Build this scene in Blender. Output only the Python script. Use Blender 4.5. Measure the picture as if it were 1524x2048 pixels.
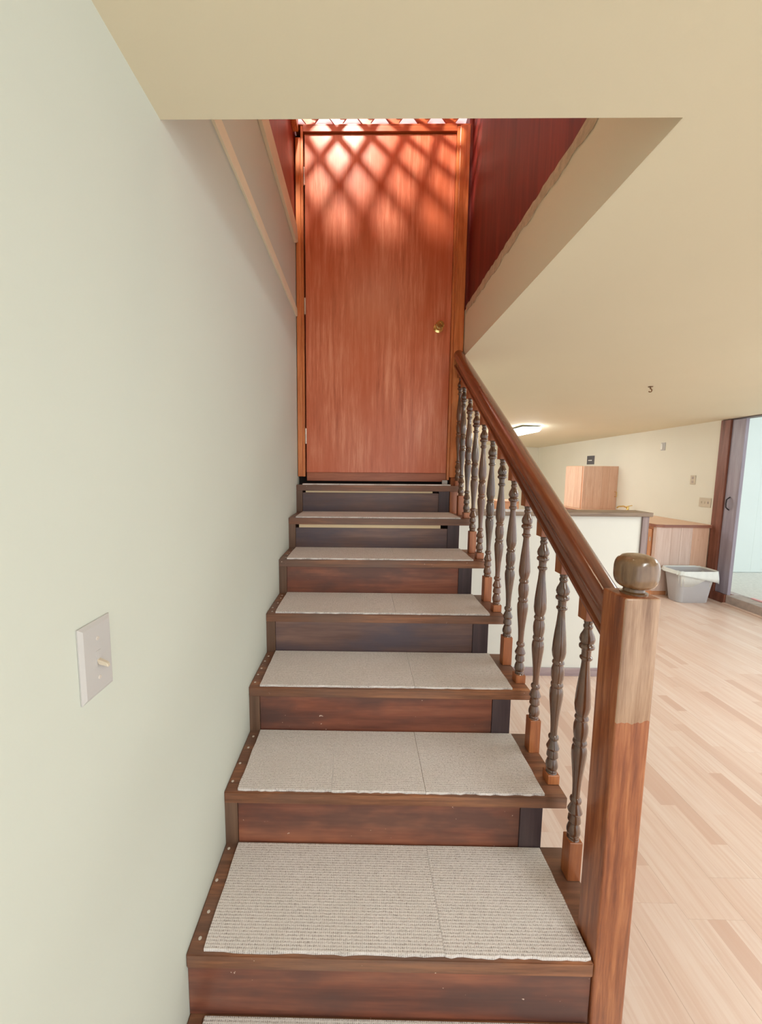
import bpy, bmesh, math, random
from mathutils import Vector, Matrix
random.seed(7)
for o in list(bpy.data.objects): bpy.data.objects.remove(o)
scene = bpy.context.scene
COL = scene.collection

# ------------------------------------------------------------------ camera
cam_d = bpy.data.cameras.new('camera'); cam = bpy.data.objects.new('camera', cam_d); COL.objects.link(cam)
CR = ((0.99989568, -0.01193483, -0.00813555), (0.01270357, 0.99469136, 0.10211619), (0.00687362, -0.10220889, 0.99473921))
right, fwd, up = [Vector((CR[0][i], CR[1][i], CR[2][i])) for i in range(3)]
mw = Matrix((( right.x, up.x, -fwd.x, 0.42007), (right.y, up.y, -fwd.y, -0.79577), (right.z, up.z, -fwd.z, 1.54831), (0, 0, 0, 1)))
cam.matrix_world = mw
cam_d.sensor_fit = 'AUTO'; cam_d.sensor_width = 36.0
cam_d.lens = 750.0137 / 2048 * 36.0
cam_d.shift_x = (762 - 712.65) / 2048; cam_d.shift_y = (1013.69 - 1024) / 2048
cam_d.clip_start = 0.02
scene.camera = cam

# ------------------------------------------------------------------ light, exposure
w = bpy.data.worlds.new('daylight'); scene.world = w; w.use_nodes = True
bg = w.node_tree.nodes['Background']; bg.inputs[0].default_value = (0.95, 0.99, 1.0, 1); bg.inputs[1].default_value = 1.75
vs = scene.view_settings
vs.view_transform = 'Standard'; vs.look = 'None'; vs.gamma = 1; vs.use_curve_mapping = False; vs.exposure = 0.0

def point_light(name, loc, power, col, size):
    d = bpy.data.lights.new(name, 'POINT'); d.energy = power; d.color = col; d.shadow_soft_size = size
    o = bpy.data.objects.new(name, d); o.location = loc; COL.objects.link(o); return o
point_light('stairwell_bulb', (0.22, 0.72, 4.62), 260, (1.0, 0.88, 0.76), 0.065)

# ------------------------------------------------------------------ helpers
def lin(r, g, b):
    f = lambda c: (c / 255 / 12.92) if c / 255 <= 0.04045 else ((c / 255 + 0.055) / 1.055) ** 2.4
    return (f(r), f(g), f(b), 1)
class NT:
    def __init__(s, name):
        s.m = bpy.data.materials.new(name); s.m.use_nodes = True; s.t = s.m.node_tree; s.n = s.t.nodes; s.b = s.n['Principled BSDF']
        s.tc = s.n.new('ShaderNodeTexCoord')
    def node(s, typ, **kw):
        x = s.n.new(typ)
        for k, v in kw.items():
            if k.startswith('i_'): x.inputs[k[2:].replace('_', ' ')].default_value = v
            else: setattr(x, k, v)
        return x
    def link(s, a, b): s.t.links.new(a, b)
    def coords(s, scale=(1, 1, 1), rand=0.0, rot=None):
        mp = s.node('ShaderNodeMapping'); mp.inputs['Scale'].default_value = scale; src = s.tc.outputs['Object']; rot = rot or getattr(s, 'rot', None)
        if rot:
            m0 = s.node('ShaderNodeMapping'); m0.inputs['Rotation'].default_value = rot; s.link(src, m0.inputs['Vector']); src = m0.outputs[0]
        s.link(src, mp.inputs['Vector'])
        if rand:
            oi = s.node('ShaderNodeObjectInfo'); mu = s.node('ShaderNodeMath', operation='MULTIPLY'); mu.inputs[1].default_value = rand
            s.link(oi.outputs['Random'], mu.inputs[0]); cx = s.node('ShaderNodeCombineXYZ')
            for k in range(3): s.link(mu.outputs[0], cx.inputs[k])
            s.link(cx.outputs[0], mp.inputs['Location'])
        return mp.outputs[0]
    def noise(s, vec, scale, detail=4, rough=0.55, dist=0.0):
        x = s.node('ShaderNodeTexNoise'); x.inputs['Scale'].default_value = scale; x.inputs['Detail'].default_value = detail
        x.inputs['Roughness'].default_value = rough; x.inputs['Distortion'].default_value = dist
        s.link(vec, x.inputs['Vector']); return x.outputs['Fac']
    def ramp(s, fac, stops):
        r = s.node('ShaderNodeValToRGB'); e = r.color_ramp.elements
        while len(e) < len(stops): e.new(0.5)
        for k, (p, c) in enumerate(stops): e[k].position = p; e[k].color = c if len(c) == 4 else (*c, 1)
        s.link(fac, r.inputs[0]); return r.outputs[0]
    def mix(s, fac, a, b, mode='MIX'):
        x = s.node('ShaderNodeMix', data_type='RGBA', blend_type=mode)
        for sock, v in ((x.inputs[0], fac), (x.inputs[6], a), (x.inputs[7], b)):
            if hasattr(v, 'is_linked'): s.link(v, sock)
            else: sock.default_value = v
        return x.outputs[2]
    def math(s, op, a, b=0.0):
        x = s.node('ShaderNodeMath', operation=op)
        for k, v in enumerate((a, b)):
            if hasattr(v, 'is_linked'): s.link(v, x.inputs[k])
            else: x.inputs[k].default_value = v
        return x.outputs[0]
    def bump(s, h, strength, dist=0.002):
        x = s.node('ShaderNodeBump'); x.inputs['Strength'].default_value = strength; x.inputs['Distance'].default_value = dist
        s.link(h, x.inputs['Height']); s.link(x.outputs[0], s.b.inputs['Normal'])
    def out(s, col, rough=0.5, spec=0.5):
        if hasattr(col, 'is_linked'): s.link(col, s.b.inputs['Base Color'])
        else: s.b.inputs['Base Color'].default_value = col
        s.b.inputs['Roughness'].default_value = rough; s.b.inputs['Specular IOR Level'].default_value = spec
        return s.m
GR = {'x': (0.06, 1, 1), 'y': (1, 0.06, 1), 'z': (1, 1, 0.06)}
def wood(name, dark, midc, light, axis='x', scale=45, rough=0.4, rand=7.0, blotch=None, bs=4.0, coat=0.0, bumpv=0.25, streak=None, knots=False, tone=0.0, chips=None, rot=None):
    s = NT(name); s.rot = rot; v = s.coords(GR[axis], rand)
    f1 = s.noise(v, scale, 6, 0.6, 0.4); f2 = s.noise(v, scale * 4.5, 3, 0.7)
    f = s.math('ADD', s.math('MULTIPLY', f1, 0.72), s.math('MULTIPLY', f2, 0.28))
    c = s.ramp(f, [(0.34, dark), (0.5, midc), (0.66, light)])
    if blotch:
        v2 = s.coords(tuple(0.35 if g < 1 else 1 for g in GR[axis]), rand + 3)
        g = s.noise(v2, bs, 4, 0.6); gm = s.ramp(g, [(0.42, (0, 0, 0)), (0.62, (1, 1, 1))])
        c = s.mix(gm, c, s.mix(0.72, c, blotch))
    if streak:
        v3 = s.coords(GR[axis], rand + 5); g = s.noise(v3, scale * 0.45, 3, 0.6, 0.2); gm = s.ramp(g, [(0.55, (0, 0, 0)), (0.64, (1, 1, 1))])
        c = s.mix(s.math('MULTIPLY', gm, 0.7), c, streak)
    if knots:
        kv = s.coords(tuple(0.4 if g < 1 else 1 for g in GR[axis]), rand + 9)
        vo = s.node('ShaderNodeTexVoronoi'); vo.inputs['Scale'].default_value = 5.0; s.link(kv, vo.inputs['Vector'])
        km = s.ramp(vo.outputs['Distance'], [(0.03, (1, 1, 1)), (0.075, (0, 0, 0))])
        c = s.mix(s.math('MULTIPLY', km, 0.6), c, lin(96, 58, 36))
    if tone:
        oi = s.node('ShaderNodeObjectInfo'); wn = s.node('ShaderNodeTexWhiteNoise', noise_dimensions='1D'); s.link(oi.outputs['Random'], wn.inputs['W'])
        c = s.mix(s.math('MULTIPLY', wn.outputs['Value'], tone), c, dark)
    if chips:
        cv = s.coords((1, 1, 1), rand + 13); g = s.noise(cv, 70, 2, 0.5); big = s.noise(cv, 9, 2, 0.5)
        cm = s.ramp(s.math('ADD', g, s.math('MULTIPLY', big, 0.25)), [(0.885, (0, 0, 0)), (0.90, (1, 1, 1))])
        c = s.mix(cm, c, chips)
    s.bump(f, bumpv, 0.001)
    s.out(c, rough)
    if coat: s.b.inputs['Coat Weight'].default_value = coat; s.b.inputs['Coat Roughness'].default_value = 0.18
    return s.m
def plain(name, col, rough=0.5, var=0.05, vs_=3.0, bumpv=0.0, bscale=160, metal=0.0, emit=None):
    s = NT(name); v = s.coords()
    n = s.noise(v, vs_, 3)
    dk = tuple(c * (1 - var) for c in col[:3]) + (1,); lt = tuple(min(1, c * (1 + var)) for c in col[:3]) + (1,)
    c = s.ramp(n, [(0.35, dk), (0.65, lt)])
    if bumpv: s.bump(s.noise(v, bscale, 4), bumpv, 0.002)
    s.out(c, rough); s.b.inputs['Metallic'].default_value = metal
    if emit: s.b.inputs['Emission Color'].default_value = emit[0]; s.b.inputs['Emission Strength'].default_value = emit[1]
    return s.m

M = {}
M['wall_left'] = plain('paint_wall_left', lin(206, 211, 200), 0.75, 0.012, 1.5, 0.06, 220)
M['upper_wall'] = plain('paint_upper_wall', lin(218, 198, 174), 0.7, 0.02, 2, 0.06, 220)
M['ceiling'] = plain('paint_ceiling', lin(231, 223, 196), 0.75, 0.012, 1.2, 0.08, 150)
M['cream'] = plain('paint_cream', lin(231, 228, 214), 0.75, 0.015, 1.5, 0.05, 220)
M['bar_panel'] = plain('painted_panel', lin(224, 225, 218), 0.6, 0.015, 2.0)
M['sun_panel'] = plain('sunroom_panel', lin(222, 232, 230), 0.6, 0.012, 2.0)
M['lilac'] = plain('pale_plaster', lin(168, 158, 168), 0.8)
M['torn'] = plain('torn_drywall', lin(196, 178, 150), 0.9, 0.12, 40, 0.3, 120)
M['trim_cream'] = plain('painted_trim', lin(236, 228, 202), 0.6, 0.03, 8)
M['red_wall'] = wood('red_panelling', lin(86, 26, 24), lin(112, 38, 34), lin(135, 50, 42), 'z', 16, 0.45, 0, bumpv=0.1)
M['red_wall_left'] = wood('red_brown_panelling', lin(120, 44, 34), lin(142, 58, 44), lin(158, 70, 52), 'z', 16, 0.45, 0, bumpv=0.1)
M['door'] = wood('mahogany_veneer', lin(180, 94, 62), lin(206, 118, 84), lin(224, 150, 118), 'z', 42, 0.35, 0, blotch=lin(196, 100, 62), bs=5, bumpv=0.12)
M['door_strip'] = wood('door_bottom_strip', lin(140, 76, 52), lin(158, 92, 64), lin(176, 108, 78), 'x', 40, 0.4, 0)
M['casing'] = wood('pine_casing', lin(176, 96, 52), lin(204, 122, 70), lin(222, 146, 92), 'z', 46, 0.35, 5)
M['casing_h'] = wood('pine_head_casing', lin(150, 74, 40), lin(178, 92, 50), lin(196, 112, 66), 'x', 46, 0.35, 5)
M['tread'] = wood('stained_tread', lin(94, 60, 42), lin(128, 84, 60), lin(172, 116, 80), 'x', 34, 0.38, 9, blotch=lin(108, 86, 76), bs=3.5, chips=lin(206, 186, 170))
M['riser'] = wood('stained_riser', lin(98, 55, 44), lin(136, 80, 61), lin(166, 106, 80), 'x', 12, 0.42, 11, blotch=lin(76, 58, 56), bs=6.5, bumpv=0.12, chips=lin(206, 180, 165))
M['riser_dark'] = wood('dark_riser', lin(80, 58, 56), lin(106, 80, 74), lin(134, 104, 94), 'x', 12, 0.42, 11, blotch=lin(74, 70, 84), bs=5.5, bumpv=0.12)
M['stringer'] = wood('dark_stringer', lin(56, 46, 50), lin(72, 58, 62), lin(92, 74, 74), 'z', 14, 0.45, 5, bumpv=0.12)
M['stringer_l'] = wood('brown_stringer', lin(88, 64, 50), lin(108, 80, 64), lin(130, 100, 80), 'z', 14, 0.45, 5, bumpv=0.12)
M['newel'] = None
M['rail'] = wood('handrail_wood', lin(98, 48, 28), lin(122, 66, 40), lin(150, 90, 56), 'y', 30, 0.2, 0, coat=0.8, rot=(-math.atan(0.18 / 0.2722), 0, 0), bumpv=0.08)
M['turned'] = wood('turned_walnut', lin(60, 39, 28), lin(80, 55, 40), lin(104, 77, 57), 'z', 60, 0.16, 9, blotch=lin(108, 62, 36), bs=6, coat=1.0, bumpv=0.02)
M['block'] = wood('orange_block', lin(126, 68, 36), lin(154, 88, 48), lin(178, 112, 66), 'z', 40, 0.33, 9, coat=0.2)
M['ball'] = wood('finial_wood', lin(74, 50, 30), lin(104, 74, 46), lin(136, 104, 74), 'z', 30, 0.22, 3, blotch=lin(140, 110, 80), bs=16, coat=0.7, bumpv=0.1)
M['pine'] = wood('knotty_pine', lin(208, 164, 138), lin(226, 190, 166), lin(238, 208, 186), 'z', 40, 0.45, 31, knots=True, tone=0.6)
M['pine_h'] = wood('pine_worktop', lin(206, 160, 126), lin(224, 180, 146), lin(234, 198, 168), 'y', 40, 0.35, 31)
M['pine_edge'] = wood('worktop_edge', lin(130, 82, 66), lin(150, 98, 80), lin(168, 116, 96), 'x', 40, 0.4, 3)
M['pine_dark'] = wood('cabinet_orange', lin(200, 138, 98), lin(220, 160, 118), lin(232, 180, 140), 'z', 40, 0.45, 31, tone=0.5)
M['pale_panel'] = wood('pale_end_panel', lin(206, 178, 164), lin(222, 198, 186), lin(232, 212, 202), 'z', 36, 0.45, 31, knots=True, tone=0.6)
M['cap'] = wood('weathered_cap', lin(116, 96, 80), lin(140, 120, 102), lin(160, 140, 120), 'x', 40, 0.45, 0)
M['bar_trim'] = wood('greybrown_trim', lin(124, 106, 104), lin(144, 126, 124), lin(160, 144, 142), 'z', 40, 0.45, 0)
M['base_trim'] = wood('mauve_baseboard', lin(140, 122, 126), lin(160, 142, 146), lin(176, 160, 160), 'x', 40, 0.45, 0)
M['jamb'] = wood('brown_jamb', lin(98, 56, 42), lin(124, 74, 58), lin(146, 94, 76), 'z', 30, 0.45, 3)
M['leaf'] = wood('door_leaf', lin(138, 130, 142), lin(154, 146, 160), lin(168, 162, 176), 'z', 20, 0.4, 3, bumpv=0.1)
M['sill'] = plain('worn_sill', lin(178, 164, 156), 0.75, 0.14, 12)
M['sun_floor'] = plain('grey_carpet', lin(224, 222, 216), 0.9, 0.08, 30, 0.4, 260)
M['pink'] = plain('pink_edging', lin(240, 180, 182), 0.7)
M['plastic'] = plain('ivory_plastic', lin(192, 190, 188), 0.35, 0.01)
M['beige_plastic'] = plain('beige_plastic', lin(206, 194, 174), 0.4, 0.02)
M['dark_plastic'] = plain('dark_grey_plastic', lin(92, 92, 98), 0.4)
M['bin'] = plain('grey_bin_plastic', lin(186, 186, 190), 0.4, 0.02)
M['liner'] = plain('white_liner', lin(226, 232, 230), 0.35, 0.03, 20, 0.4, 50)
M['brass'] = plain('polished_brass', lin(226, 196, 130), 0.18, 0.03, metal=1.0)
M['hinge'] = plain('nickel_hinge', lin(214, 200, 186), 0.35, metal=0.6)
M['black_metal'] = plain('black_iron', lin(40, 36, 40), 0.4, metal=0.4)
M['tube'] = plain('lit_diffuser', lin(245, 245, 240), 0.5, emit=((0.97, 1, 0.99, 1), 21.0))
M['white_metal'] = plain('white_enamel', lin(235, 235, 230), 0.4)
M['gap'] = plain('raw_shim', lin(226, 204, 168), 0.8)
M['black'] = plain('dark_void', lin(30, 24, 22), 0.9)
M['nail'] = plain('nail_head', lin(205, 196, 186), 0.4)
M['dark_header'] = plain('dark_track', lin(98, 84, 78), 0.5)
M['bronze'] = plain('dark_bronze', lin(120, 88, 56), 0.35, metal=0.7)
M['globe'] = plain('lit_fill_globe', lin(250, 240, 220), 0.5, emit=((1.0, 0.80, 0.54, 1), 55.0))
M['teal'] = plain('teal_plate', lin(150, 190, 200), 0.5)

def newel_mat():
    s = NT('newel_wood'); v = s.coords(GR['z'])
    f = s.noise(v, 62, 6, 0.6, 0.3); f2 = s.noise(v, 260, 3, 0.7)
    ff = s.math('ADD', s.math('MULTIPLY', f, 0.75), s.math('MULTIPLY', f2, 0.25))
    org = s.ramp(ff, [(0.36, lin(112, 56, 30)), (0.5, lin(148, 84, 49)), (0.64, lin(176, 112, 70))])
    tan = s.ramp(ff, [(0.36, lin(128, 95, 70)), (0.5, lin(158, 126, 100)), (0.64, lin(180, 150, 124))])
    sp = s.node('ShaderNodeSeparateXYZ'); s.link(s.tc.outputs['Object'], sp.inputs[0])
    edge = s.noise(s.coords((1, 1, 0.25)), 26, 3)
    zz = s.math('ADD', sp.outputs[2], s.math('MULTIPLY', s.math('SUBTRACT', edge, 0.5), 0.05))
    up_ = s.math('GREATER_THAN', zz, 0.985)              # tan tone on the upper front face, ragged lower edge
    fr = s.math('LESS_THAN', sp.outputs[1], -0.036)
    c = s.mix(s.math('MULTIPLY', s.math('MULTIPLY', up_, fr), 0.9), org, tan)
    s.bump(ff, 0.35, 0.0012); s.out(c, 0.34); s.b.inputs['Coat Weight'].default_value = 0.2
    return s.m
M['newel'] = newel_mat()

def carpet_mat():
    s = NT('berber_carpet'); v = s.coords((1, 1, 1), 3.0)
    n1 = s.noise(v, 330, 3, 0.7); n2 = s.noise(v, 150, 3, 0.6); n3 = s.noise(v, 6, 3)
    wv = s.node('ShaderNodeTexWave', wave_type='BANDS', bands_direction='Y'); wv.inputs['Scale'].default_value = 46
    wv.inputs['Distortion'].default_value = 1.2; wv.inputs['Detail'].default_value = 2; wv.inputs['Detail Scale'].default_value = 8
    s.link(v, wv.inputs['Vector'])
    wx = s.node('ShaderNodeTexWave', wave_type='BANDS', bands_direction='X'); wx.inputs['Scale'].default_value = 60
    wx.inputs['Distortion'].default_value = 4; wx.inputs['Detail'].default_value = 2; wx.inputs['Detail Scale'].default_value = 10
    s.link(v, wx.inputs['Vector'])
    h = s.math('ADD', s.math('ADD', s.math('MULTIPLY', wv.outputs['Fac'], 0.22), s.math('MULTIPLY', wx.outputs['Fac'], 0.2)), s.math('ADD', s.math('MULTIPLY', n1, 0.62), s.math('MULTIPLY', n2, 0.36)))
    c = s.ramp(h, [(0.42, lin(138, 127, 122)), (0.6, lin(212, 204, 200)), (0.82, lin(236, 230, 227))])
    c = s.mix(s.ramp(n3, [(0.4, (0, 0, 0)), (0.7, (0.25, 0.25, 0.25))]), c, lin(206, 200, 192))
    s.bump(h, 0.8, 0.003); return s.out(c, 0.95, 0.1)
M['carpet'] = carpet_mat()

def plank_mat():
    s = NT('laminate_plank')
    sp = s.node('ShaderNodeSeparateXYZ'); s.link(s.tc.outputs['Generated'], sp.inputs[0])
    oi = s.node('ShaderNodeObjectInfo')
    strip = s.math('FLOOR', s.math('MULTIPLY', sp.outputs[0], 3.0))
    piece = s.math('FLOOR', s.math('ADD', s.math('MULTIPLY', sp.outputs[1], 2.6), s.math('MULTIPLY', strip, 0.37)))
    cx = s.node('ShaderNodeCombineXYZ'); s.link(strip, cx.inputs[0]); s.link(piece, cx.inputs[1]); s.link(s.math('MULTIPLY', oi.outputs['Random'], 97.0), cx.inputs[2])
    wn = s.node('ShaderNodeTexWhiteNoise', noise_dimensions='3D'); s.link(cx.outputs[0], wn.inputs['Vector'])
    v = s.coords((1, 0.05, 1), 40.0); g = s.noise(v, 60, 5, 0.6, 0.4)
    base = s.ramp(wn.outputs['Value'], [(0.0, lin(212, 180, 163)), (0.15, lin(225, 199, 184)), (0.5, lin(229, 206, 192)), (1.0, lin(232, 212, 200))])
    c = s.mix(s.ramp(g, [(0.35, (0.45, 0.45, 0.45)), (0.6, (0, 0, 0))]), base, lin(212, 176, 156))
    s.out(c, 0.3, 0.4); return s.m
M['plank'] = plank_mat()

# --- geometry
def newbm(): return bmesh.new()
def box(bm, x0, x1, y0, y1, z0, z1, bev=0.0, seg=1):
    vs_ = [bm.verts.new((x, y, z)) for x in (x0, x1) for y in (y0, y1) for z in (z0, z1)]
    idx = ((0, 1, 3, 2), (4, 6, 7, 5), (0, 4, 5, 1), (2, 3, 7, 6), (0, 2, 6, 4), (1, 5, 7, 3))
    fs = [bm.faces.new([vs_[i] for i in f]) for f in idx]
    if bev:
        es = list({e for f in fs for e in f.edges}); bmesh.ops.bevel(bm, geom=es, offset=bev, segments=seg, affect='EDGES', profile=0.5)
    return bm
def prism(bm, pts, ax, a, b):
    # pts 2d polygon in the plane perpendicular to ax
    def P(u, v, w_): return {'x': (w_, u, v), 'y': (u, w_, v), 'z': (u, v, w_)}[ax]
    A = [bm.verts.new(P(u, v, a)) for u, v in pts]; B = [bm.verts.new(P(u, v, b)) for u, v in pts]
    bm.faces.new(A); bm.faces.new(B[::-1]); n = len(pts)
    for i in range(n): bm.faces.new((A[i], B[i], B[(i + 1) % n], A[(i + 1) % n]))
    return bm
def lathe(bm, prof, cx, cy, seg=20, cap=True):
    rings = []
    for z, r in prof:
        rings.append([bm.verts.new((cx + r * math.cos(2 * math.pi * k / seg), cy + r * math.sin(2 * math.pi * k / seg), z)) for k in range(seg)])
    for a, b in zip(rings, rings[1:]):
        for k in range(seg): bm.faces.new((a[k], a[(k + 1) % seg], b[(k + 1) % seg], b[k]))
    if cap: bm.faces.new(rings[0][::-1]); bm.faces.new(rings[-1])
    return bm
def tube(bm, pts, r, seg=10):
    pts = [Vector(p) for p in pts]; rings = []
    for i, p in enumerate(pts):
        t = (pts[min(i + 1, len(pts) - 1)] - pts[max(i - 1, 0)]).normalized()
        a = t.orthogonal().normalized() if i == 0 else (pa - t * pa.dot(t)).normalized()
        pa = a; b = t.cross(a)
        rings.append([bm.verts.new(p + r * (math.cos(2 * math.pi * k / seg) * a + math.sin(2 * math.pi * k / seg) * b)) for k in range(seg)])
    for a, b in zip(rings, rings[1:]):
        for k in range(seg): bm.faces.new((a[k], a[(k + 1) % seg], b[(k + 1) % seg], b[k]))
    bm.faces.new(rings[0][::-1]); bm.faces.new(rings[-1]); return bm
def finish(bm, name, smooth):
    bmesh.ops.recalc_face_normals(bm, faces=bm.faces)
    me = bpy.data.meshes.new(name); bm.to_mesh(me); bm.free()
    if smooth:
        me.polygons.foreach_set('use_smooth', [True] * len(me.polygons))
        if smooth != 'all': me.set_sharp_from_angle(angle=math.radians(smooth if isinstance(smooth, (int, float)) and smooth > 1 else 40))
    return me
def world_off(p):
    v = Vector((0, 0, 0))
    while p: v += p.location; p = p.parent
    return v
def part(name, bm, mat, parent, smooth=0, label=None):
    off = world_off(parent)
    for v in bm.verts: v.co -= off
    me = finish(bm, name, smooth); me.materials.append(M[mat])
    o = bpy.data.objects.new(name, me); o.parent = parent; COL.objects.link(o)
    if label: o['label'] = label
    return o
def thing(name, label, cat, loc, group=None):
    o = bpy.data.objects.new(name, None); o.location = loc; o.empty_display_size = 0.05; COL.objects.link(o)
    o['label'] = label; o['category'] = cat
    if group: o['group'] = group
    return o
def solo(name, bm, mat, label, cat, smooth=0, group=None):
    cs = [v.co for v in bm.verts]; lo = Vector([min(c[i] for c in cs) for i in range(3)]); hi = Vector([max(c[i] for c in cs) for i in range(3)])
    org = Vector(((lo.x + hi.x) / 2, (lo.y + hi.y) / 2, lo.z))
    for v in bm.verts: v.co -= org
    me = finish(bm, name, smooth); me.materials.append(M[mat]); o = bpy.data.objects.new(name, me); o.location = org; COL.objects.link(o)
    o['label'] = label; o['category'] = cat
    if group: o['group'] = group
    return o
def struct(name, bm, mat, label, smooth=0, cat=None):
    me = finish(bm, name, smooth); me.materials.append(M[mat]); o = bpy.data.objects.new(name, me); COL.objects.link(o)
    o['kind'] = 'structure'; o['label'] = label; o['category'] = cat or name.split('_')[0]
    return o

# ------------------------------------------------------------------ dimensions
R, T, D = 0.18, 0.2722, 1.706          # riser, tread run, door plane
XR = 4.70                              # kitchen side wall
ZC = 2.2607
FARY = 8.4
def zceil(x, y):
    zr = 2.146 - 0.016 * (y - 3.83)
    return ZC if x <= 1.069 else ZC + (zr - ZC) * (x - 1.069) / (XR - 1.069)

# ------------------------------------------------------------------ shell
struct('wall_left', box(newbm(), -0.1, 0, -2.6, 1.84, 0, 2.955), 'wall_left', 'pale painted wall along the left of the staircase')
bm = newbm()
xs = [1.069, 1.9, 2.8, 3.8, XR + 0.12]; ys = [-2.6, 0.05, 1.75, 3.5, 5.2, 6.9, FARY + 0.1]
def slab(xs_, ys_):
    vb = {}; vt = {}
    for i, x in enumerate(xs_):
        for j, y in enumerate(ys_):
            vb[i, j] = bm.verts.new((x, y, zceil(x, y))); vt[i, j] = bm.verts.new((x, y, zceil(x, y) + 0.03))
    for i in range(len(xs_) - 1):
        for j in range(len(ys_) - 1):
            bm.faces.new((vb[i, j], vb[i, j + 1], vb[i + 1, j + 1], vb[i + 1, j])); bm.faces.new((vt[i, j], vt[i + 1, j], vt[i + 1, j + 1], vt[i, j + 1]))
    ni, nj = len(xs_) - 1, len(ys_) - 1
    for i in range(ni):
        bm.faces.new((vb[i, 0], vb[i + 1, 0], vt[i + 1, 0], vt[i, 0])); bm.faces.new((vb[i + 1, nj], vb[i, nj], vt[i, nj], vt[i + 1, nj]))
    for j in range(nj):
        bm.faces.new((vb[0, j + 1], vb[0, j], vt[0, j], vt[0, j + 1])); bm.faces.new((vb[ni, j], vb[ni, j + 1], vt[ni, j + 1], vt[ni, j]))
slab(xs, ys); slab([0.0, 0.5, 1.069], [-2.6, -1.2, 0.05])
bmesh.ops.remove_doubles(bm, verts=bm.verts, dist=1e-4)
# drop the inner faces where the two slabs meet
struct('ceiling', bm, 'ceiling', 'cream painted ceiling cut away over the stairs', smooth=10)

struct('wall_stairwell_front', box(newbm(), 0, 1.15, -0.03, 0.0495, ZC + 0.031, 5.0), 'upper_wall', 'upper stairwell wall above the ceiling opening')
bm = box(newbm(), 1.0675, 1.15, 0.05, 1.84, ZC + 0.0002, 2.545)
struct('wall_stairwell_fascia', bm, 'ceiling', 'cream drywall side of the ceiling opening')
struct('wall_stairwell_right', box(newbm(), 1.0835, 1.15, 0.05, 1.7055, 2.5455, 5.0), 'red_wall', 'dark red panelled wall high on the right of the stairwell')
# torn drywall edge, ragged along both sides
bm = newbm(); n = 60; lo_, hi_ = [], []
for i in range(n + 1):
    y = 0.05 + (1.66 - 0.05) * i / n
    lo_.append((y, 2.512 + random.uniform(-0.004, 0.006) + 0.004 * math.sin(i * 0.9))); hi_.append((y, 2.556 + random.uniform(-0.005, 0.006)))
prism(bm, lo_ + hi_[::-1], 'x', 1.064, 1.0835)
struct('trim_1', bm, 'torn', 'ragged torn drywall edge below the red stairwell wall')
struct('wall_stairwell_left', box(newbm(), -0.1, -0.004, 0.05, 1.84, 2.956, 5.0), 'red_wall_left', 'reddish brown panelling high on the left of the stairwell')
# two painted ledger strips on the left wall
bm = prism(newbm(), [(0.05, 2.497), (1.655, 2.497), (1.69, 2.505), (1.69, 2.53), (1.675, 2.548), (0.05, 2.548)], 'x', 0.0005, 0.009)
struct('trim_2', bm, 'trim_cream', 'thin cream strip running up the left stairwell wall')
bm = prism(newbm(), [(0.05, 2.915), (1.64, 2.915), (1.685, 2.945), (1.685, 2.975), (1.655, 3.02), (0.05, 3.02)], 'x', 0.0005, 0.016)
struct('trim_3', bm, 'trim_cream', 'wider cream board below the reddish panelling')
bm = prism(newbm(), [(1.40, 3.56), (1.655, 3.545), (1.655, 3.71), (1.40, 3.71)], 'x', -0.003, 0.028)
struct('trim_4', bm, 'casing', 'short orange board hanging beside the door head')
# wall that carries the door
bm = newbm(); box(bm, -0.1, 1.06, D + 0.046, 1.84, 0, 3.6); struct('wall_back_stair', bm, 'black', 'wall behind the stair door, coloured black for the unlit gap')  # black colour stands in for the unlit gap below the casing
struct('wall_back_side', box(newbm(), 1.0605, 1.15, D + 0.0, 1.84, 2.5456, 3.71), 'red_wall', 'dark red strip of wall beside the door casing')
struct('wall_back_upper', box(newbm(), -0.1, 1.15, 1.96, 2.0, 3.45, 5.0), 'lilac', 'pale wall glimpsed through the lattice above the door')
struct('ceiling_stairwell', box(newbm(), -0.1, 1.15, -0.03, 2.0, 5.0, 5.04), 'red_wall_left', 'wood ceiling high above the stairwell')
struct('wall_kitchen_left', box(newbm(), 1.0, 1.059, 1.841, FARY, 0, 2.25), 'cream', 'cream kitchen wall behind the stairs')
struct('wall_back', box(newbm(), 1.0, XR + 0.1, FARY, FARY + 0.1, 0, 2.3), 'cream', 'cream far kitchen wall')
struct('wall_right', box(newbm(), XR, XR + 0.1, 3.78, FARY, 0, 2.3), 'cream', 'cream kitchen wall on the right with switches')

# floor of laminate planks
fl = struct('floor', box(newbm(), 0, XR, -2.6, FARY, -0.05, -0.0075), 'black', 'pinkish beige laminate plank floor')
NW = 24; PW = XR / NW; PL = 1.29
pm = finish(box(newbm(), 0.00015, PW - 0.00015, 0.00015, PL - 0.00015, -0.0075, 0.0, 0.0003), 'plank', 0); pm.materials.append(M['plank'])
for i in range(NW):
    y = -2.6; first = True
    while y < FARY - 0.02:
        L = PL * (random.uniform(0.3, 1.0) if first else 1.0); first = False
        L = min(L, FARY - y)
        o = bpy.data.objects.new('plank', pm); o.location = (i * PW, y, 0); o.scale = (1, L / PL, 1); o.parent = fl; COL.objects.link(o); y += L

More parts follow.
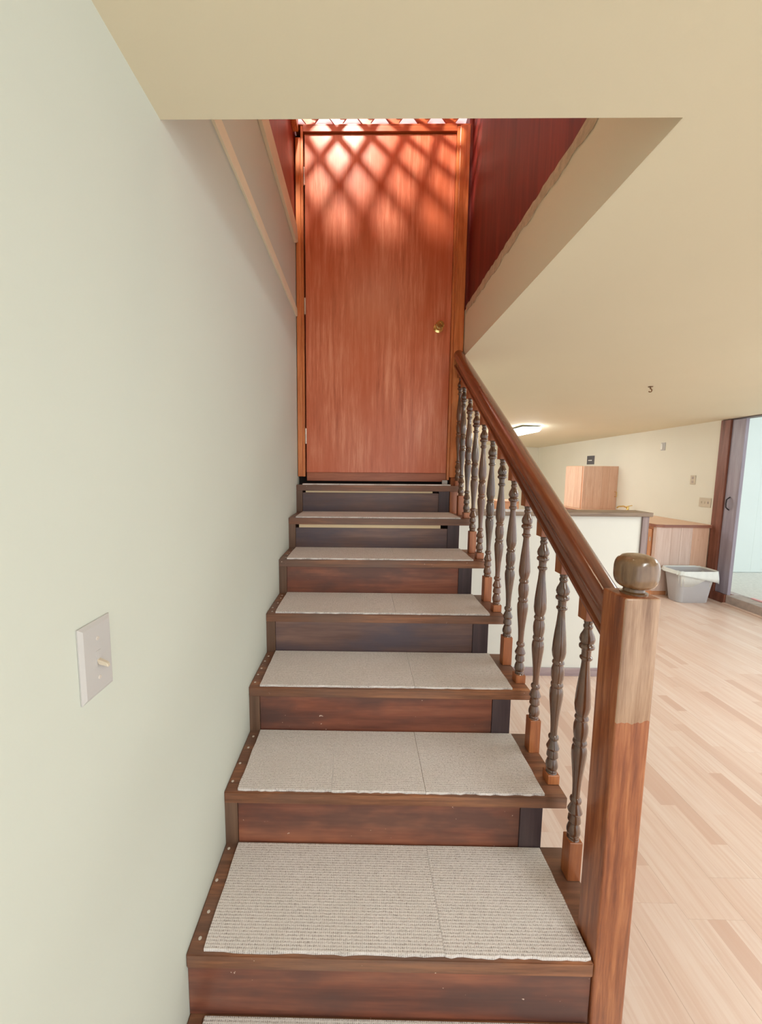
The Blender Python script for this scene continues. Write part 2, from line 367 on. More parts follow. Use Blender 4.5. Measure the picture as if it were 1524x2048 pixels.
# ------------------------------------------------------------------ staircase
st = thing('staircase', 'open dark-stained wooden staircase with carpeted treads climbing to the door', 'staircase', (0.5, 0.8, 0))
ztop = lambda k: R * (k + 1)
yfr = lambda k: (k - 1) * T
WT, WS = 1.066, 0.993
seams = {0: [], 1: [0.635], 2: [0.335, 0.63], 3: [0.63], 4: [0.58], 5: [0.6], 6: [], 7: []}
for k in range(0, 8):
    y0, y1, z = yfr(k), min(yfr(k + 1) + 0.012, D + 0.04), ztop(k)
    if k == 7: y1 = D - 0.022
    th = 0.038
    if k == 0: pts = [(0.0005, y0), (0.993, y0), (0.993, y1), (0.0005, y1)]
    elif k == 1: pts = [(0.0005, y0), (0.993, y0), (0.993, 0.0775), (WT, 0.0775), (WT, y1), (0.0005, y1)]
    else: pts = [(0.0005, y0), (WT, y0), (WT, y1), (0.0005, y1)]
    bm = prism(newbm(), pts, 'z', z - th, z - 0.0002)
    bmesh.ops.bevel(bm, geom=[e for e in bm.edges], offset=0.0025, segments=2, affect='EDGES')
    tr = part('tread', bm, 'tread', st, 35)
    cb = (yfr(k + 1) + 0.001) if k < 7 else D - 0.024
    cuts = [0.041] + seams[k] + [0.999 if k > 1 else 0.99]
    for a, b in zip(cuts, cuts[1:]):
        n = 24; f_ = []; g_ = []
        dz = random.uniform(0.0, 0.0006) if len(cuts) > 2 else 0
        for i in range(n + 1):
            f_.append((a + 0.0002 + (b - a - 0.0004) * i / n, y0 + 0.006 + random.uniform(-0.0025, 0.0015)))
        side_r = [(b - 0.0002 + (random.uniform(-0.001, 0.002) if b > 0.98 else 0), y0 + (cb - y0) * j / 8) for j in range(1, 8)]
        side_l = [(a + 0.0002 + (random.uniform(-0.002, 0.001) if a < 0.05 else 0), y0 + (cb - y0) * j / 8) for j in range(7, 0, -1)]
        g_ = [(b - 0.0002, cb), (a + 0.0002, cb)]
        bm = prism(newbm(), f_ + side_r + g_ + side_l, 'z', z - 0.0004, z + 0.0075 + dz)
        c = part('carpet', bm, 'carpet', tr, 0)
        bv = c.modifiers.new('soft_edge', 'BEVEL'); bv.width = 0.0012; bv.segments = 2; bv.angle_limit = math.radians(60)
    if k in (1, 2, 3, 4, 5):
        bm = newbm(); cnt = {1: 4, 2: 4, 3: 5, 4: 5, 5: 4}[k]
        for j in range(cnt):
            yy = y0 + T * (0.12 + 0.8 * j / (cnt - 1)) + random.uniform(-0.015, 0.015); xx = random.uniform(0.012, 0.03)
            b2 = newbm(); lathe(b2, [(z - 0.0005, 0.0042), (z + 0.0006, 0.0042), (z + 0.001, 0.0028)], xx, yy, 12)
            part('nail', b2, 'nail', tr, 40)
        bm.free()
# risers, with the short ones at the top leaving a pale shim
for k in range(0, 8):
    yr = yfr(k) + 0.007; zb = ztop(k - 1) + 0.0005; zt = ztop(k) - 0.0385
    if k == 0: zb = 0.0
    gap = {6: 0.020, 7: 0.012}.get(k, 0)
    x1 = 0.925 if k > 1 else 0.993
    bm = box(newbm(), 0.0405 if k > 1 else 0.0005, x1, yr, yr + 0.018, zb, zt - gap, 0.001)
    part('riser', bm, 'riser' if k not in (4, 6, 7) else 'riser_dark', st)
    if gap: part('shim', box(newbm(), 0.06, 0.885, yr + 0.004, yr + 0.016, zt - gap + 0.0005, zt - 0.0005), 'gap', st)
# stringers: toothed boards left and right
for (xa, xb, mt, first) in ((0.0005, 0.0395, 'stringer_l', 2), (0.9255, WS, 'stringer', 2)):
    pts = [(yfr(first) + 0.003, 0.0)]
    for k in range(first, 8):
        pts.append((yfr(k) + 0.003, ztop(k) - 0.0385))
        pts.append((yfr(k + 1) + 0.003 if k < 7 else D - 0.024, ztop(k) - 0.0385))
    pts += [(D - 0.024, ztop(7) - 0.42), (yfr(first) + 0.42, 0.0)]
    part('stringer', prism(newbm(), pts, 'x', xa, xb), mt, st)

# ------------------------------------------------------------------ railing: newel, handrail, balusters
rl = thing('stair_railing', 'turned wooden stair railing with square newel post and rounded handrail', 'railing', (1.033, 0.037, 0))
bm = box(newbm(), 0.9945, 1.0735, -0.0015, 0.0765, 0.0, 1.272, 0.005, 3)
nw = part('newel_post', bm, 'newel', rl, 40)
# finial: a rounded, slightly cushion-shaped cube on a short neck
bm = newbm(); nu, nv = 40, 24; rings = []
cx, cy, cz, a_, h_ = 1.041, 0.037, 1.322, 0.0400, 0.0400
sg = lambda c, p: math.copysign(abs(c) ** p, c)
for j in range(1, nv):
    ph = -math.pi / 2 + math.pi * j / nv
    rr = sg(math.cos(ph), 0.66); zz = sg(math.sin(ph), 0.66) * h_
    rings.append([bm.verts.new((cx + a_ * rr * sg(math.cos(t), 0.8), cy + a_ * rr * sg(math.sin(t), 0.8), cz + zz)) for t in [2 * math.pi * (i + 0.5) / nu + 0.12 for i in range(nu)]])
for a, b in zip(rings, rings[1:]):
    for i in range(nu): bm.faces.new((a[i], a[(i + 1) % nu], b[(i + 1) % nu], b[i]))
bm.faces.new(rings[0][::-1]); bm.faces.new(rings[-1])
part('finial', bm, 'ball', nw, 'all')
part('finial_neck', lathe(newbm(), [(1.271, 0.027), (1.275, 0.027), (1.278, 0.021), (1.285, 0.020)], 1.039, 0.037, 24), 'ball', nw, 40)
for (x, y, z) in ((1.0, -0.0025, 0.93), (0.9935, 0.02, 1.18)):
    pass
SL = R / T
railbot = lambda y: 1.139 + SL * (y - 0.103)
cs = math.cos(math.atan(SL))
half = [(0.019, 0.0), (0.0205, 0.003), (0.0205, 0.009), (0.0285, 0.011), (0.0295, 0.015), (0.0285, 0.020), (0.0205, 0.0225), (0.0160, 0.029), (0.0150, 0.037), (0.0175, 0.0445), (0.0265, 0.0490), (0.030, 0.054), (0.0325, 0.062), (0.0325, 0.071), (0.030, 0.080), (0.025, 0.0875), (0.017, 0.093), (0.008, 0.096)]
prof = half + [(-u, v) for u, v in half[::-1]]
bm = newbm(); ends = []
xc = 1.037
for y in (0.0768, 0.4, 0.8, 1.2, D - 0.0225):
    ends.append([bm.verts.new((xc + u, y, railbot(y) + v / cs)) for u, v in prof])
for a, b in zip(ends, ends[1:]):
    for i in range(len(prof)): bm.faces.new((a[i], a[(i + 1) % len(prof)], b[(i + 1) % len(prof)], b[i]))
bm.faces.new(ends[0]); bm.faces.new(ends[-1][::-1])
part('handrail', bm, 'rail', rl, 28)
BP = [(0.784, 0.0172), (0.7784, 0.0109), (0.7751, 0.0115), (0.7684, 0.0097), (0.7655, 0.0115), (0.7627, 0.0122), (0.759, 0.0115), (0.7544, 0.0097), (0.7475, 0.012), (0.7361, 0.0174), (0.726, 0.0195), (0.7171, 0.0172), (0.7137, 0.0138), (0.7095, 0.0183), (0.7056, 0.0195), (0.7005, 0.0186), (0.6955, 0.0126), (0.6878, 0.0115), (0.678, 0.012), (0.6749, 0.0153), (0.6719, 0.016), (0.6685, 0.0151), (0.6653, 0.0116), (0.6596, 0.0101), (0.6313, 0.0122), (0.5924, 0.0163), (0.5583, 0.0192), (0.5321, 0.0203), (0.5162, 0.0183), (0.503, 0.0141), (0.4991, 0.0165), (0.4945, 0.018), (0.4903, 0.0165), (0.4876, 0.0147), (0.4738, 0.0183), (0.4605, 0.0189), (0.4445, 0.0179), (0.4297, 0.0149), (0.4257, 0.0173), (0.4208, 0.0183), (0.4162, 0.0171), (0.4127, 0.0155), (0.4041, 0.0189), (0.3933, 0.0198), (0.377, 0.0191), (0.3525, 0.0166), (0.3225, 0.0135), (0.3018, 0.0118), (0.2712, 0.0102), (0.2526, 0.0102), (0.248, 0.0142), (0.2434, 0.0156), (0.2379, 0.0146), (0.2334, 0.0106), (0.2217, 0.0148), (0.2092, 0.0195), (0.203, 0.0175), (0.1992, 0.0135), (0.189, 0.0162), (0.1781, 0.0175), (0.1702, 0.0121), (0.1639, 0.0148), (0.1514, 0.0182), (0.1435, 0.0186), (0.1372, 0.0171), (0.134, 0.0148), (0.1293, 0.0162), (0.1252, 0.0148), (0.1213, 0.0172)]
BP = BP[::-1]
Z0 = 0.1213                      # all shapes measured from the bottom of the turning
shaft = finish(lathe(newbm(), [(z - Z0, r) for z, r in BP], 0, 0, 20), 'baluster', 30); shaft.materials.append(M['turned'])
hb = 0.0188
def baseblock(h): 
    bm = newbm()
    pts = [(-hb, -hb), (hb, -hb), (hb, hb), (-hb, hb)]
    box(bm, -hb, hb, -hb, hb, -h + 0.0003, 0.001, 0.0015)
    me = finish(bm, 'base_block', 0); me.materials.append(M['block']); return me
base_r, base_f = baseblock(0.1213), baseblock(0.0312)
bm = newbm()
tb = 0.784 - Z0
zt = lambda y: (railbot(0.202 + y) - 0.36 - Z0)
vv = []
for (x, y) in ((-hb, -hb), (hb, -hb), (hb, hb), (-hb, hb)):
    vv.append((bm.verts.new((x, y, tb - 0.001)), bm.verts.new((x, y, zt(y) - 0.0003))))
bm.faces.new([a for a, b in vv][::-1]); bm.faces.new([b for a, b in vv])
for i in range(4): bm.faces.new((vv[i][0], vv[(i + 1) % 4][0], vv[(i + 1) % 4][1], vv[i][1]))
topb = finish(bm, 'top_block', 0); topb.materials.append(M['block'])
off = world_off(rl)
for k in range(1, 8):
    for dy, bme in ((0.066, base_f), (0.202, base_r)):
        if (k == 1 and dy < 0.1) or (k == 7 and dy > 0.1): continue
        yy = yfr(k) + dy - (0.030 if k == 7 else 0)
        zz = ztop(k) + (0.1213 if dy > 0.1 else 0.0312)
        if k == 7: yy = yfr(7) + 0.022; zz -= 0.0
        b = bpy.data.objects.new('baluster', shaft); b.location = Vector((1.0465, yy, zz)) - off; b.parent = rl; COL.objects.link(b)
        for me in (bme, topb):
            s = bpy.data.objects.new(me.name.split('.')[0], me); s.parent = b; COL.objects.link(s)
            if k == 7 and me is topb: s.scale = (1, 1, 0.985)

# ------------------------------------------------------------------ stair door, casing, lattice
dr = struct('door_1', box(newbm(), 0.058, 0.983, D, D + 0.04, 1.520, 3.572, 0.001), 'door', 'flush reddish wood door at the top of the stairs', cat='door')
part('bottom_strip', box(newbm(), 0.060, 0.982, D - 0.006, D + 0.038, 1.464, 1.5195, 0.0015), 'door_strip', dr)
bm = newbm(); kz, kx = 2.442, 0.905
kn = lathe(newbm(), [(0.0, 0.031), (0.005, 0.031), (0.009, 0.018), (0.028, 0.014), (0.036, 0.022), (0.046, 0.027), (0.056, 0.0265), (0.062, 0.021), (0.0622, 0.011), (0.059, 0.009)], 0, 0, 28)
for v in kn.verts: v.co = Vector((kx + v.co.x, D - 0.0003 - v.co.z, kz + v.co.y))
part('door_knob', kn, 'brass', dr, 35, 'shiny brass door knob')
for z in (3.33, 2.57, 1.757):
    part('hinge', lathe(newbm(), [(z - 0.05, 0.0055), (z + 0.05, 0.0055)], 0.0555, D - 0.007, 12), 'hinge', dr, 40)
cs_ = thing('door_casing', 'orange pine casing framing the door at the stair top', 'door casing', (0.5, D - 0.02, 1.49))
part('side_casing', box(newbm(), 0.0035, 0.034, D - 0.0205, D + 0.045, 1.492, 3.54, 0.003, 2), 'casing', cs_)
part('jamb', box(newbm(), 0.0345, 0.0495, D - 0.012, D + 0.045, 1.492, 3.61, 0.001), 'casing', cs_)
part('side_casing', box(newbm(), 1.001, 1.0635, D - 0.0205, D + 0.045, 1.492, 3.608, 0.004, 2), 'casing', cs_)
part('jamb', box(newbm(), 0.9845, 1.0005, D - 0.012, D + 0.045, 1.475, 3.608, 0.001), 'casing', cs_)
part('head_casing', box(newbm(), 0.050, 0.984, D - 0.014, D + 0.045, 3.576, 3.609, 0.001), 'casing_h', cs_)
part('back_strip', box(newbm(), 1.012, 1.064, D - 0.005, D + 0.045, 1.10, 1.4915, 0.001), 'block', cs_)
solo('plaster_patch', box(newbm(), 0.955, 0.99, D - 0.019, D - 0.007, 1.4400, 1.474, 0.002), 'plastic', 'small white plaster lump at the right foot of the door', 'plaster')
# lattice above the door: crossing boards
la = thing('door_lattice', 'crossed wooden lattice in the gap above the door head', 'lattice', (0.5, D, 3.61))
part('ledge', box(newbm(), 0.0, 1.064, D - 0.014, D + 0.2, 3.6095, 3.616), 'casing_h', la)
nodes = [0.087 + 0.171 * i for i in range(-4, 11)]
for sgn in (-1, 1):
    for xn in nodes:
        # bars pass through (xn, 3.64)
        ang = math.radians(50) * sgn; dx = math.cos(ang); dz = math.sin(ang)
        h0, h1 = (3.617 - 3.64) / dz, (3.99 - 3.64) / dz
        t0, t1 = min(h0, h1), max(h0, h1); wv_ = 0.021
        pts = []
        for z_ in (3.617, 3.99):
            xm = xn + (z_ - 3.64) * dx / dz; hw = wv_ / abs(dz)
            pts.append((xm - hw, z_)); pts.append((xm + hw, z_))
        pts = [pts[0], pts[1], pts[3], pts[2]]
        if min(p[0] for p in pts) < -0.0 or max(p[0] for p in pts) > 1.08:
            pts = [(min(max(p[0], 0.001), 1.078), p[1]) for p in pts]
            if abs(pts[0][0] - pts[1][0]) < 0.004 and abs(pts[2][0] - pts[3][0]) < 0.004: continue
            # clip properly
            q = []
            for z_ in [3.617 + (3.99 - 3.617) * i / 24 for i in range(25)]:
                xm = xn + (z_ - 3.64) * dx / dz; hw = wv_ / abs(dz)
                l, r_ = max(xm - hw, 0.001), min(xm + hw, 1.078)
                if r_ > l + 0.002: q.append((l, r_, z_))
            if len(q) < 2: continue
            pts = [(l, z_) for l, r_, z_ in q] + [(r_, z_) for l, r_, z_ in q[::-1]]
        yy = D + (0.0 if sgn < 0 else 0.0125)
        part('lattice_slat', prism(newbm(), pts, 'y', yy, yy + 0.012), 'casing_h', la)
struct('ceiling_lamp_blocker', box(newbm(), 0.0005, 1.083, 0.05, 1.24, 3.746, 3.77), 'red_wall_left', 'added unseen wood board blocking the lamp over the lower stairwell')  # added out of view to keep direct lamp light off the lower door
# lattice screen under the stairwell lamp, its shadow falls on the door
ls = struct('ceiling_lattice', box(newbm(), 0.0, 1.0825, 0.05, 0.09, 3.715, 3.745), 'casing_h', 'open wooden lattice screen under the stairwell lamp')
part('frame', box(newbm(), 0.0, 1.0825, 1.66, 1.70, 3.715, 3.745), 'casing_h', ls)
for sgn in (-1, 1):
    for i in range(-14, 26):
        c0 = i * 0.171; pts = []
        w_ = 0.024
        # bar: x = c0 + sgn*(y-0.09)
        q = []
        for j in range(33):
            y = 0.09 + (1.66 - 0.09) * j / 32; xm = c0 + sgn * (y - 0.09)
            l, r_ = max(xm - w_, 0.001), min(xm + w_, 1.082)
            if r_ > l + 0.003: q.append((l, r_, y))
        if len(q) < 2: continue
        part('slat', prism(newbm(), [(l, y) for l, r_, y in q] + [(r_, y) for l, r_, y in q[::-1]], 'z', 3.722 + (0.011 if sgn > 0 else 0), 3.7325 + (0.011 if sgn > 0 else 0)), 'casing_h', ls)

sc_ = thing('fill_globe', 'added globe fill light, unseen inside the stairwell above the ceiling edge', 'fill light', (0.55, 0.05, 3.25))  # added warm fill, out of view, brightens the fascia and upper walls
part('fill_globe_plate', box(newbm(), 0.50, 0.60, 0.050, 0.062, 3.20, 3.30, 0.003), 'brass', sc_)
part('fill_globe_arm', tube(newbm(), [(0.55, 0.0625, 3.25), (0.55, 0.12, 3.25)], 0.01), 'brass', sc_, 40)
gb = newbm(); bmesh.ops.create_uvsphere(gb, u_segments=20, v_segments=12, radius=0.055)
for v in gb.verts: v.co += Vector((0.55, 0.17, 3.25))
part('globe', gb, 'globe', sc_, 'all')

# ------------------------------------------------------------------ switch on the left wall
sw = thing('light_switch', 'ivory single toggle light switch on the left stair wall', 'light switch', (0, -0.234, 1.247))
bm = newbm()
o_, i_ = 0.0, 0.006
A = [(-0.269, 1.187), (-0.199, 1.187), (-0.199, 1.307), (-0.269, 1.307)]; B = [(-0.263, 1.193), (-0.205, 1.193), (-0.205, 1.301), (-0.263, 1.301)]
va = [bm.verts.new((0.0004, y, z)) for y, z in A]; vb = [bm.verts.new((0.0025, y, z)) for y, z in A]; vc = [bm.verts.new((0.0065, y, z)) for y, z in B]
bm.faces.new(va)
for p, q in ((va, vb), (vb, vc)):
    for i in range(4): bm.faces.new((p[i], p[(i + 1) % 4], q[(i + 1) % 4], q[i]))
bm.faces.new(vc[::-1])
part('plate', bm, 'plastic', sw)
part('toggle_slot', box(newbm(), 0.0062, 0.0072, -0.239, -0.229, 1.2345, 1.2595), 'plastic', sw)
bm = box(newbm(), 0.0, 0.017, -0.0045, 0.0045, -0.0045, 0.0045, 0.0015)
for v in bm.verts:
    s_ = 1 - v.co.x * 16; y, z = v.co.y * s_, v.co.z * s_
    v.co = Vector((0.0066 + v.co.x * 0.93 - z * 0.3, -0.234 + y, 1.242 - v.co.x * 0.35 + z))
part('toggle', bm, 'beige_plastic', sw)
for z in (1.279, 1.215):
    k_ = lathe(newbm(), [(0, 0.0032), (0.0012, 0.0026)], 0, 0, 12)
    for v in k_.verts: v.co = Vector((0.0064 + v.co.z, -0.234 + v.co.x, z + v.co.y))
    part('screw', k_, 'nail', sw, 40)

# ------------------------------------------------------------------ half wall (bar)
hw_ = struct('wall_kitchen', box(newbm(), 1.0605, 2.452, 1.92, 2.02, 0, 1.216), 'bar_panel', 'white panelled half wall in front of the kitchen')
part('cap', box(newbm(), 1.0605, 2.515, 1.893, 2.075, 1.2165, 1.246, 0.003), 'cap', hw_)
part('end_trim', box(newbm(), 2.4525, 2.50, 1.908, 2.035, 0.0, 1.216, 0.002), 'bar_trim', hw_)
part('baseboard', box(newbm(), 1.0605, 2.452, 1.906, 1.9195, 0.0, 0.062, 0.002), 'base_trim', hw_)

# ------------------------------------------------------------------ kitchen cabinets on the right wall
bc = thing('base_cabinet', 'knotty pine base cabinet beside the grey waste bin', 'cabinet', (4.36, 4.9, 0))
y0 = 3.79; xl, xr = 4.065, 4.66
part('body', box(newbm(), xl, xr + 0.035, y0 + 0.019, 6.3, 0.0, 0.855), 'pine_dark', bc)
wd = [0.17, 0.11, 0.14, 0.175]; x = xl
for i, d_ in enumerate(wd):
    part('plank', box(newbm(), x + 0.0005, min(x + d_, xr) - 0.0005, y0, y0 + 0.0185, 0.0 if i else 0.055, 0.855, 0.0015), 'pale_panel' if i < 3 else 'pine', bc); x += d_
part('back_stile', box(newbm(), xr - 0.0, xr + 0.03, y0 + 0.004, y0 + 0.0185, 0.0, 0.855), 'pine', bc)
part('face_frame', box(newbm(), xl - 0.019, xl - 0.0005, y0, y0 + 0.05, 0.055, 0.855), 'pale_panel', bc)
for j in range(3):
    ya = y0 + 0.075 + j * 0.8
    d2 = part('door', box(newbm(), xl - 0.022, xl - 0.001, ya, ya + 0.72, 0.08, 0.82, 0.003), 'pine_dark', bc)
    for q in range(4):
        part('door_plank', box(newbm(), xl - 0.029, xl - 0.0222, ya + 0.05 + q * 0.155, ya + 0.05 + q * 0.155 + 0.152, 0.13, 0.77, 0.002), 'pine_dark', d2)
    part('hinge', box(newbm(), xl - 0.026, xl - 0.0222, ya + 0.004, ya + 0.022, 0.67, 0.72), 'hinge', d2)
bm = newbm()
wt = solo('worktop', prism(bm, [(4.695, 3.765), (4.12, 3.765), (4.04, 3.80), (4.025, 3.86), (4.025, 6.32), (4.695, 6.32)][::-1], 'z', 0.8555, 0.893), 'pine_h', 'pine worktop on the knotty base cabinet', 'worktop')
part('edge_band', prism(newbm(), [(4.695, 3.7645), (4.12, 3.7645), (4.0395, 3.7995), (4.0245, 3.86), (4.0245, 6.32), (4.019, 6.32), (4.019, 3.859), (4.035, 3.795), (4.118, 3.759), (4.695, 3.759)], 'z', 0.858, 0.891), 'pine_edge', wt)
uc = thing('wooden_cabinet', 'tall pine plank cabinet standing on the worktop behind the half wall', 'cabinet', (4.42, 5.8, 0.893))
cx0, cx1, cy0, cy1, cz0, cz1 = 4.125, 4.6985, 5.52, 6.05, 0.8935, 1.612
part('body', box(newbm(), cx0 + 0.02, cx1, cy0 + 0.019, cy1, cz0, cz1 - 0.0005), 'pine', uc)
x = cx0 + 0.001
for d_ in (0.05, 0.14, 0.125, 0.115, 0.143):
    part('plank', box(newbm(), x, x + d_ - 0.001, cy0, cy0 + 0.0185, cz0, cz1, 0.0015), 'pine', uc); x += d_
part('door', box(newbm(), cx0, cx0 + 0.0195, cy0 + 0.0195, cy1, cz0, cz1, 0.001), 'pine_dark', uc)
for q in range(5):
    part('door_plank', box(newbm(), cx0 - 0.010, cx0 - 0.0005, cy0 + 0.03 + q * 0.1, cy0 + 0.128 + q * 0.1, cz0 + 0.004, cz1 - 0.006, 0.0015), 'pine', uc)
tube_pts = [(4.66, 5.5205, 1.185), (4.675, 5.49, 1.185), (4.675, 5.49, 1.105), (4.66, 5.5205, 1.105)]
part('handle', tube(newbm(), tube_pts, 0.006), 'brass', uc, 40)
# kitchen tap on the worktop in front of the cabinet
tp = thing('kitchen_tap', 'small brass tap low on the worktop beside the tall cabinet', 'tap', (4.60, 5.1, 0.893))
part('base', lathe(newbm(), [(0.8935, 0.03), (0.91, 0.028), (0.93, 0.018), (0.985, 0.016), (0.99, 0.01)], 4.60, 5.1, 16), 'brass', tp, 40)
part('spout', tube(newbm(), [(4.60, 5.1, 0.96), (4.52, 5.08, 0.99), (4.44, 5.07, 0.985), (4.41, 5.065, 0.965)], 0.011), 'brass', tp, 40)
part('lever', tube(newbm(), [(4.60, 5.1, 0.985), (4.66, 5.09, 1.0)], 0.007), 'brass', tp, 40)

# pine drawer units glimpsed between the balusters
du = thing('drawer_unit', 'pale pine drawer unit glimpsed between the upper balusters', 'drawers', (1.5, 4.75, 0))
part('body', box(newbm(), 1.08, 1.86, 4.52, 5.0, 0, 1.20, 0.003), 'pine', du)
for q in range(5):
    d3 = part('drawer', box(newbm(), 1.10, 1.84, 4.50, 4.5195, 0.06 + q * 0.225, 0.06 + q * 0.225 + 0.213, 0.003), 'pine', du)
    part('knob', lathe(newbm(), [(0, 0.01), (0.02, 0.014)], 0, 0, 12), 'brass', d3, 40) if False else None
pc = thing('pine_cupboard', 'narrow orange pine cupboard glimpsed behind the middle balusters', 'cupboard', (2.5, 4.7, 0))
part('body', box(newbm(), 2.36, 2.66, 4.52, 4.9, 0, 1.10, 0.003), 'pine_dark', pc)
part('door', box(newbm(), 2.375, 2.645, 4.503, 4.5195, 0.05, 1.07, 0.003), 'pine_dark', pc)

# ------------------------------------------------------------------ waste bin and liner
bn = thing('waste_bin', 'grey plastic waste bin on the floor beside the sliding door', 'waste bin', (4.33, 3.62, 0))
def rrect(x0, x1, y0, y1, r, n=5):
    out = []
    for (cx_, cy_, a0) in ((x1 - r, y0 + r, -90), (x1 - r, y1 - r, 0), (x0 + r, y1 - r, 90), (x0 + r, y0 + r, 180)):
        for i in range(n + 1):
            a = math.radians(a0 + 90 * i / n); out.append((cx_ + r * math.cos(a), cy_ + r * math.sin(a)))
    return out
def loft(levels, capb=True, capt=False):
    bm = newbm(); rg = [[bm.verts.new((x, y, z)) for x, y in ring] for z, ring in levels]
    n = len(rg[0])
    for a, b in zip(rg, rg[1:]):
        for i in range(n): bm.faces.new((a[i], a[(i + 1) % n], b[(i + 1) % n], b[i]))
    if capb: bm.faces.new(rg[0][::-1])
    if capt: bm.faces.new(rg[-1])
    return bm
lv = [(0.0, rrect(4.165, 4.515, 3.525, 3.70, 0.06)), (0.006, rrect(4.16, 4.52, 3.52, 3.705, 0.06)), (0.36, rrect(4.125, 4.555, 3.49, 3.745, 0.06)), (0.362, rrect(4.117, 4.563, 3.482, 3.752, 0.06)), (0.378, rrect(4.116, 4.564, 3.481, 3.753, 0.06)), (0.379, rrect(4.126, 4.554, 3.491, 3.743, 0.06)), (0.36, rrect(4.13, 4.55, 3.495, 3.739, 0.06)), (0.02, rrect(4.17, 4.51, 3.53, 3.695, 0.06))]
bm = loft(lv); bm.faces.ensure_lookup_table()
part('tub', bm, 'bin', bn, 35)
# liner: turned over the rim, hanging lower on the right front
ring0 = rrect(4.108, 4.572, 3.473, 3.757, 0.06, 10); nn = len(ring0)
bm = newbm(); lev = []
def ringv(off_, zf, wob):
    cx_, cy_ = 4.33, 3.615; out = []
    for i, (x, y) in enumerate(ring0):
        dx, dy = x - cx_, y - cy_; L_ = math.hypot(dx, dy); k = 1 + off_ / L_
        t_ = (x - 4.108) / 0.464
        out.append(bm.verts.new((cx_ + dx * k + wob * math.sin(i * 2.1), cy_ + dy * k + wob * math.cos(i * 1.7), zf(t_, i))))
    return out
lev.append(ringv(-0.05, lambda t, i: 0.20, 0.004))
lev.append(ringv(-0.026, lambda t, i: 0.34 + 0.004 * math.sin(i), 0.003))
lev.append(ringv(-0.012, lambda t, i: 0.388 + 0.003 * math.sin(i * 1.3), 0.002))
lev.append(ringv(0.003, lambda t, i: 0.391 + 0.003 * math.sin(i * 1.3), 0.002))
lev.append(ringv(0.010, lambda t, i: 0.372 - 0.02 * t, 0.003))
lev.append(ringv(0.016, lambda t, i: 0.352 - 0.055 * max(0, t) ** 1.5 + 0.004 * math.sin(i * 2.3), 0.004))
lev.append(ringv(0.018, lambda t, i: 0.348 - 0.105 * max(0, t) ** 1.6 + 0.006 * math.sin(i * 1.9), 0.005))
for a, b in zip(lev, lev[1:]):
    for i in range(nn): bm.faces.new((a[i], a[(i + 1) % nn], b[(i + 1) % nn], b[i]))
ln = solo('bin_liner', bm, 'liner', 'white plastic liner folded over the rim of the grey bin', 'bin liner', 60)
sm = ln.modifiers.new('thick', 'SOLIDIFY'); sm.thickness = 0.001

# ------------------------------------------------------------------ sliding door opening to the sunroom
struct('trim_5', box(newbm(), 4.685, 4.80, 3.665, 3.785, 0.0, 2.14, 0.003), 'jamb', 'brown jamb beside the sliding door')
sd = struct('door_2', box(newbm(), 4.705, 4.745, 3.51, 3.664, 0.106, 2.135, 0.003), 'leaf', 'edge of a greyish sliding door with iron pull', cat='door')
part('pull_handle', tube(newbm(), [(4.7055, 3.60, 1.245), (4.69, 3.60, 1.235), (4.668, 3.60, 1.215), (4.664, 3.60, 1.17), (4.668, 3.60, 1.125), (4.69, 3.60, 1.105), (4.7055, 3.60, 1.095)], 0.0065, 8), 'black_metal', sd, 40)
struct('trim_6', box(newbm(), 4.685, 4.80, 3.52, 3.6645, 0.0, 0.1055, 0.004), 'jamb', 'brown block at the foot of the sliding door')
struct('trim_7', box(newbm(), 4.70, 4.86, 1.2, 3.5195, 0.0, 0.103, 0.004), 'sill', 'worn grey sill of the sunroom opening')
struct('trim_8', box(newbm(), 4.862, 4.90, 1.2, 3.40, 0.0, 0.112, 0.002), 'pink', 'thin pink edging on the sunroom side of the sill')
struct('trim_9', box(newbm(), 4.69, 4.82, 1.2, 3.6645, 2.1405, 2.165), 'dark_header', 'dark sliding track under the ceiling')
struct('trim_10', box(newbm(), 4.66, 4.6995, 1.2, 3.52, 0.0, 0.014, 0.003), 'plank', 'thin beige floor strip along the sill')
struct('floor_sunroom', box(newbm(), 4.901, 8.5, 0.8, 4.53, 0.0, 0.1), 'sun_floor', 'light grey carpet of the sunroom')
sp_ = struct('wall_sunroom', box(newbm(), 4.801, 8.5, 4.545, 4.62, 0.0, 2.6), 'sun_panel', 'pale panelled sunroom wall beyond the sliding door')
struct('ceiling_sunroom', box(newbm(), 4.801, 8.5, 0.4, 4.62, 2.601, 2.65), 'sun_panel', 'pale sunroom ceiling')
x = 4.81
while x < 8.4:
    part('panel', box(newbm(), x + 0.0003, x + 0.2997, 4.531, 4.5445, 0.108, 2.55, 0.0008), 'sun_panel', sp_); x += 0.30
ou = thing('sunroom_switch', 'small bluish switch plate on the sunroom panelling at the right edge', 'switch plate', (6.27, 4.53, 1.42))
part('plate', box(newbm(), 6.22, 6.32, 4.523, 4.5308, 1.36, 1.47, 0.002), 'teal', ou)

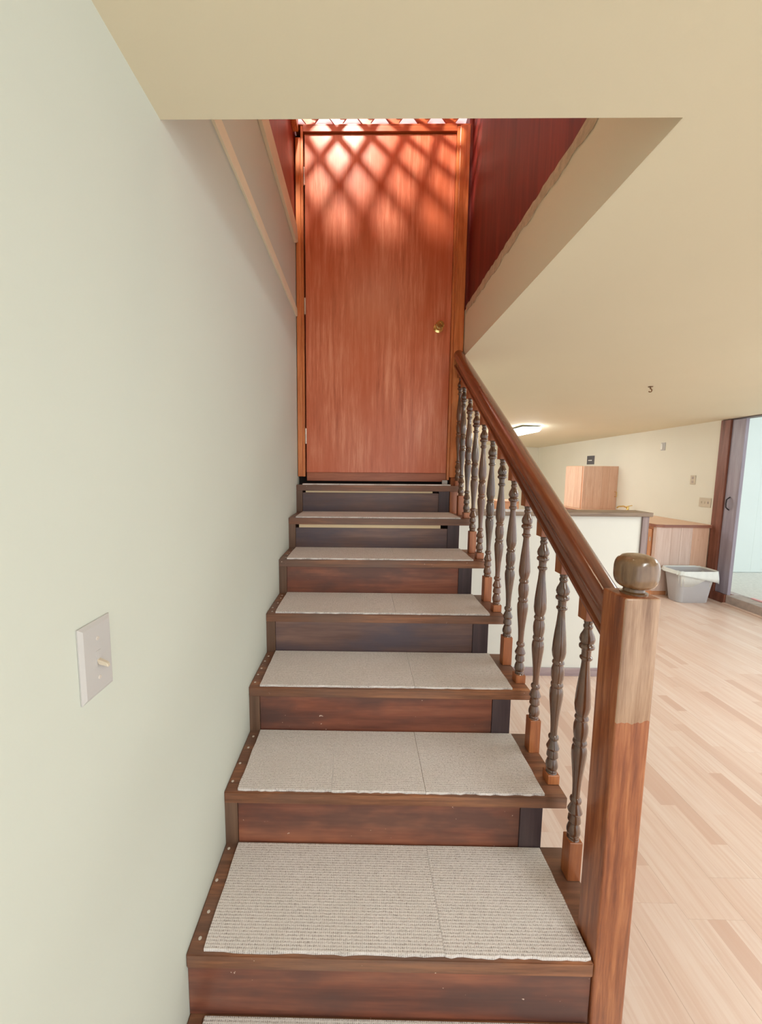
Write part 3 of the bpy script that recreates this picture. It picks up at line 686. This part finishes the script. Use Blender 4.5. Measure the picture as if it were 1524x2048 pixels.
# ------------------------------------------------------------------ wall plates and small fittings
def plate(name, label, cat, y, z, wy, hz, mat, extra):
    t = thing(name, label, cat, (XR, y, z))
    part('plate', box(newbm(), XR - 0.008, XR - 0.0004, y - wy / 2, y + wy / 2, z - hz / 2, z + hz / 2, 0.002), mat, t)
    for (n_, dy, dz, a, b, m_, pr) in extra:
        part(n_, box(newbm(), XR - 0.008 - pr, XR - 0.0082, y + dy - a / 2, y + dy + a / 2, z + dz - b / 2, z + dz + b / 2, 0.0008), m_, t)
plate('wall_outlet', 'beige double outlet on the kitchen wall above the worktop', 'outlet', 4.10, 1.43, 0.075, 0.118, 'beige_plastic', [('socket', 0, 0.026, 0.03, 0.03, 'sill', 0.002), ('socket', 0, -0.026, 0.03, 0.03, 'sill', 0.002)])
plate('triple_switch', 'beige triple light switch by the sliding door', 'light switch', 3.90, 1.156, 0.16, 0.115, 'beige_plastic', [('toggle', -0.045, 0, 0.012, 0.026, 'sill', 0.006), ('toggle', 0, 0, 0.012, 0.026, 'beige_plastic', 0.006), ('toggle', 0.045, 0, 0.012, 0.026, 'beige_plastic', 0.006)])
plate('thermostat', 'small white thermostat high on the kitchen wall', 'thermostat', 4.63, 1.885, 0.075, 0.11, 'plastic', [('dial', 0.012, 0, 0.03, 0.08, 'white_metal', 0.012)])
plate('dark_wall_plate', 'dark grey wall plate with white slot above the tall cabinet', 'wall plate', 6.30, 1.73, 0.22, 0.16, 'dark_plastic', [('slot', 0.01, -0.005, 0.11, 0.016, 'white_metal', 0.004)])

def ceiling_light(x, y, label):
    fx = thing('ceiling_light', label, 'ceiling light', (x, y + 0.6, 2.12), 'fluorescent ceiling lights')
    zf = min(zceil(x + 0.14, y + 1.2), zceil(x + 0.14, y))
    part('housing', box(newbm(), x - 0.14, x + 0.14, y, y + 1.23, zf - 0.012, zf - 0.002, 0.002), 'white_metal', fx)
    pr_ = [(x - 0.135, zf - 0.0125), (x - 0.135, zf - 0.04), (x - 0.105, zf - 0.075), (x, zf - 0.085), (x + 0.105, zf - 0.075), (x + 0.135, zf - 0.04), (x + 0.135, zf - 0.0125)]
    part('diffuser', prism(newbm(), pr_, 'y', y + 0.015, y + 1.215), 'tube', fx)
    for ya in (y + 0.002, y + 1.2155): part('end_cap', prism(newbm(), pr_, 'y', ya, ya + 0.0125), 'tube', fx)
ceiling_light(2.92, 4.82, 'lit white fluorescent light on the kitchen ceiling behind the handrail')
ceiling_light(1.62, 5.8, 'added fluorescent fill light over the back of the kitchen, hidden behind the stair door')  # added to brighten the kitchen, hidden from the camera
ceiling_light(1.7, -2.2, 'added fluorescent fill light on the ceiling before the stairs, out of view')  # added behind the camera to put more light on the stairs
ceiling_light(3.55, 0.2, 'added fluorescent fill light near the sliding door opening, out of view')  # added out of frame as extra light for the dim kitchen

hk = thing('ceiling_hook', 'small brass cup hook screwed into the ceiling', 'hook', (2.74, 2.33, zceil(2.74, 2.33) - 0.055))
zz = zceil(2.74, 2.33)
part('screw_base', lathe(newbm(), [(zz - 0.006, 0.016), (zz - 0.001, 0.018)], 2.74, 2.33, 16), 'bronze', hk, 40)
part('hook', tube(newbm(), [(2.74, 2.33, zz - 0.004), (2.74, 2.33, zz - 0.018)] + [(2.74 + 0.013 * math.sin(a), 2.33, zz - 0.031 + 0.013 * math.cos(a)) for a in [i * math.pi / 6 for i in range(0, 9)]], 0.0045, 8), 'bronze', hk, 40)
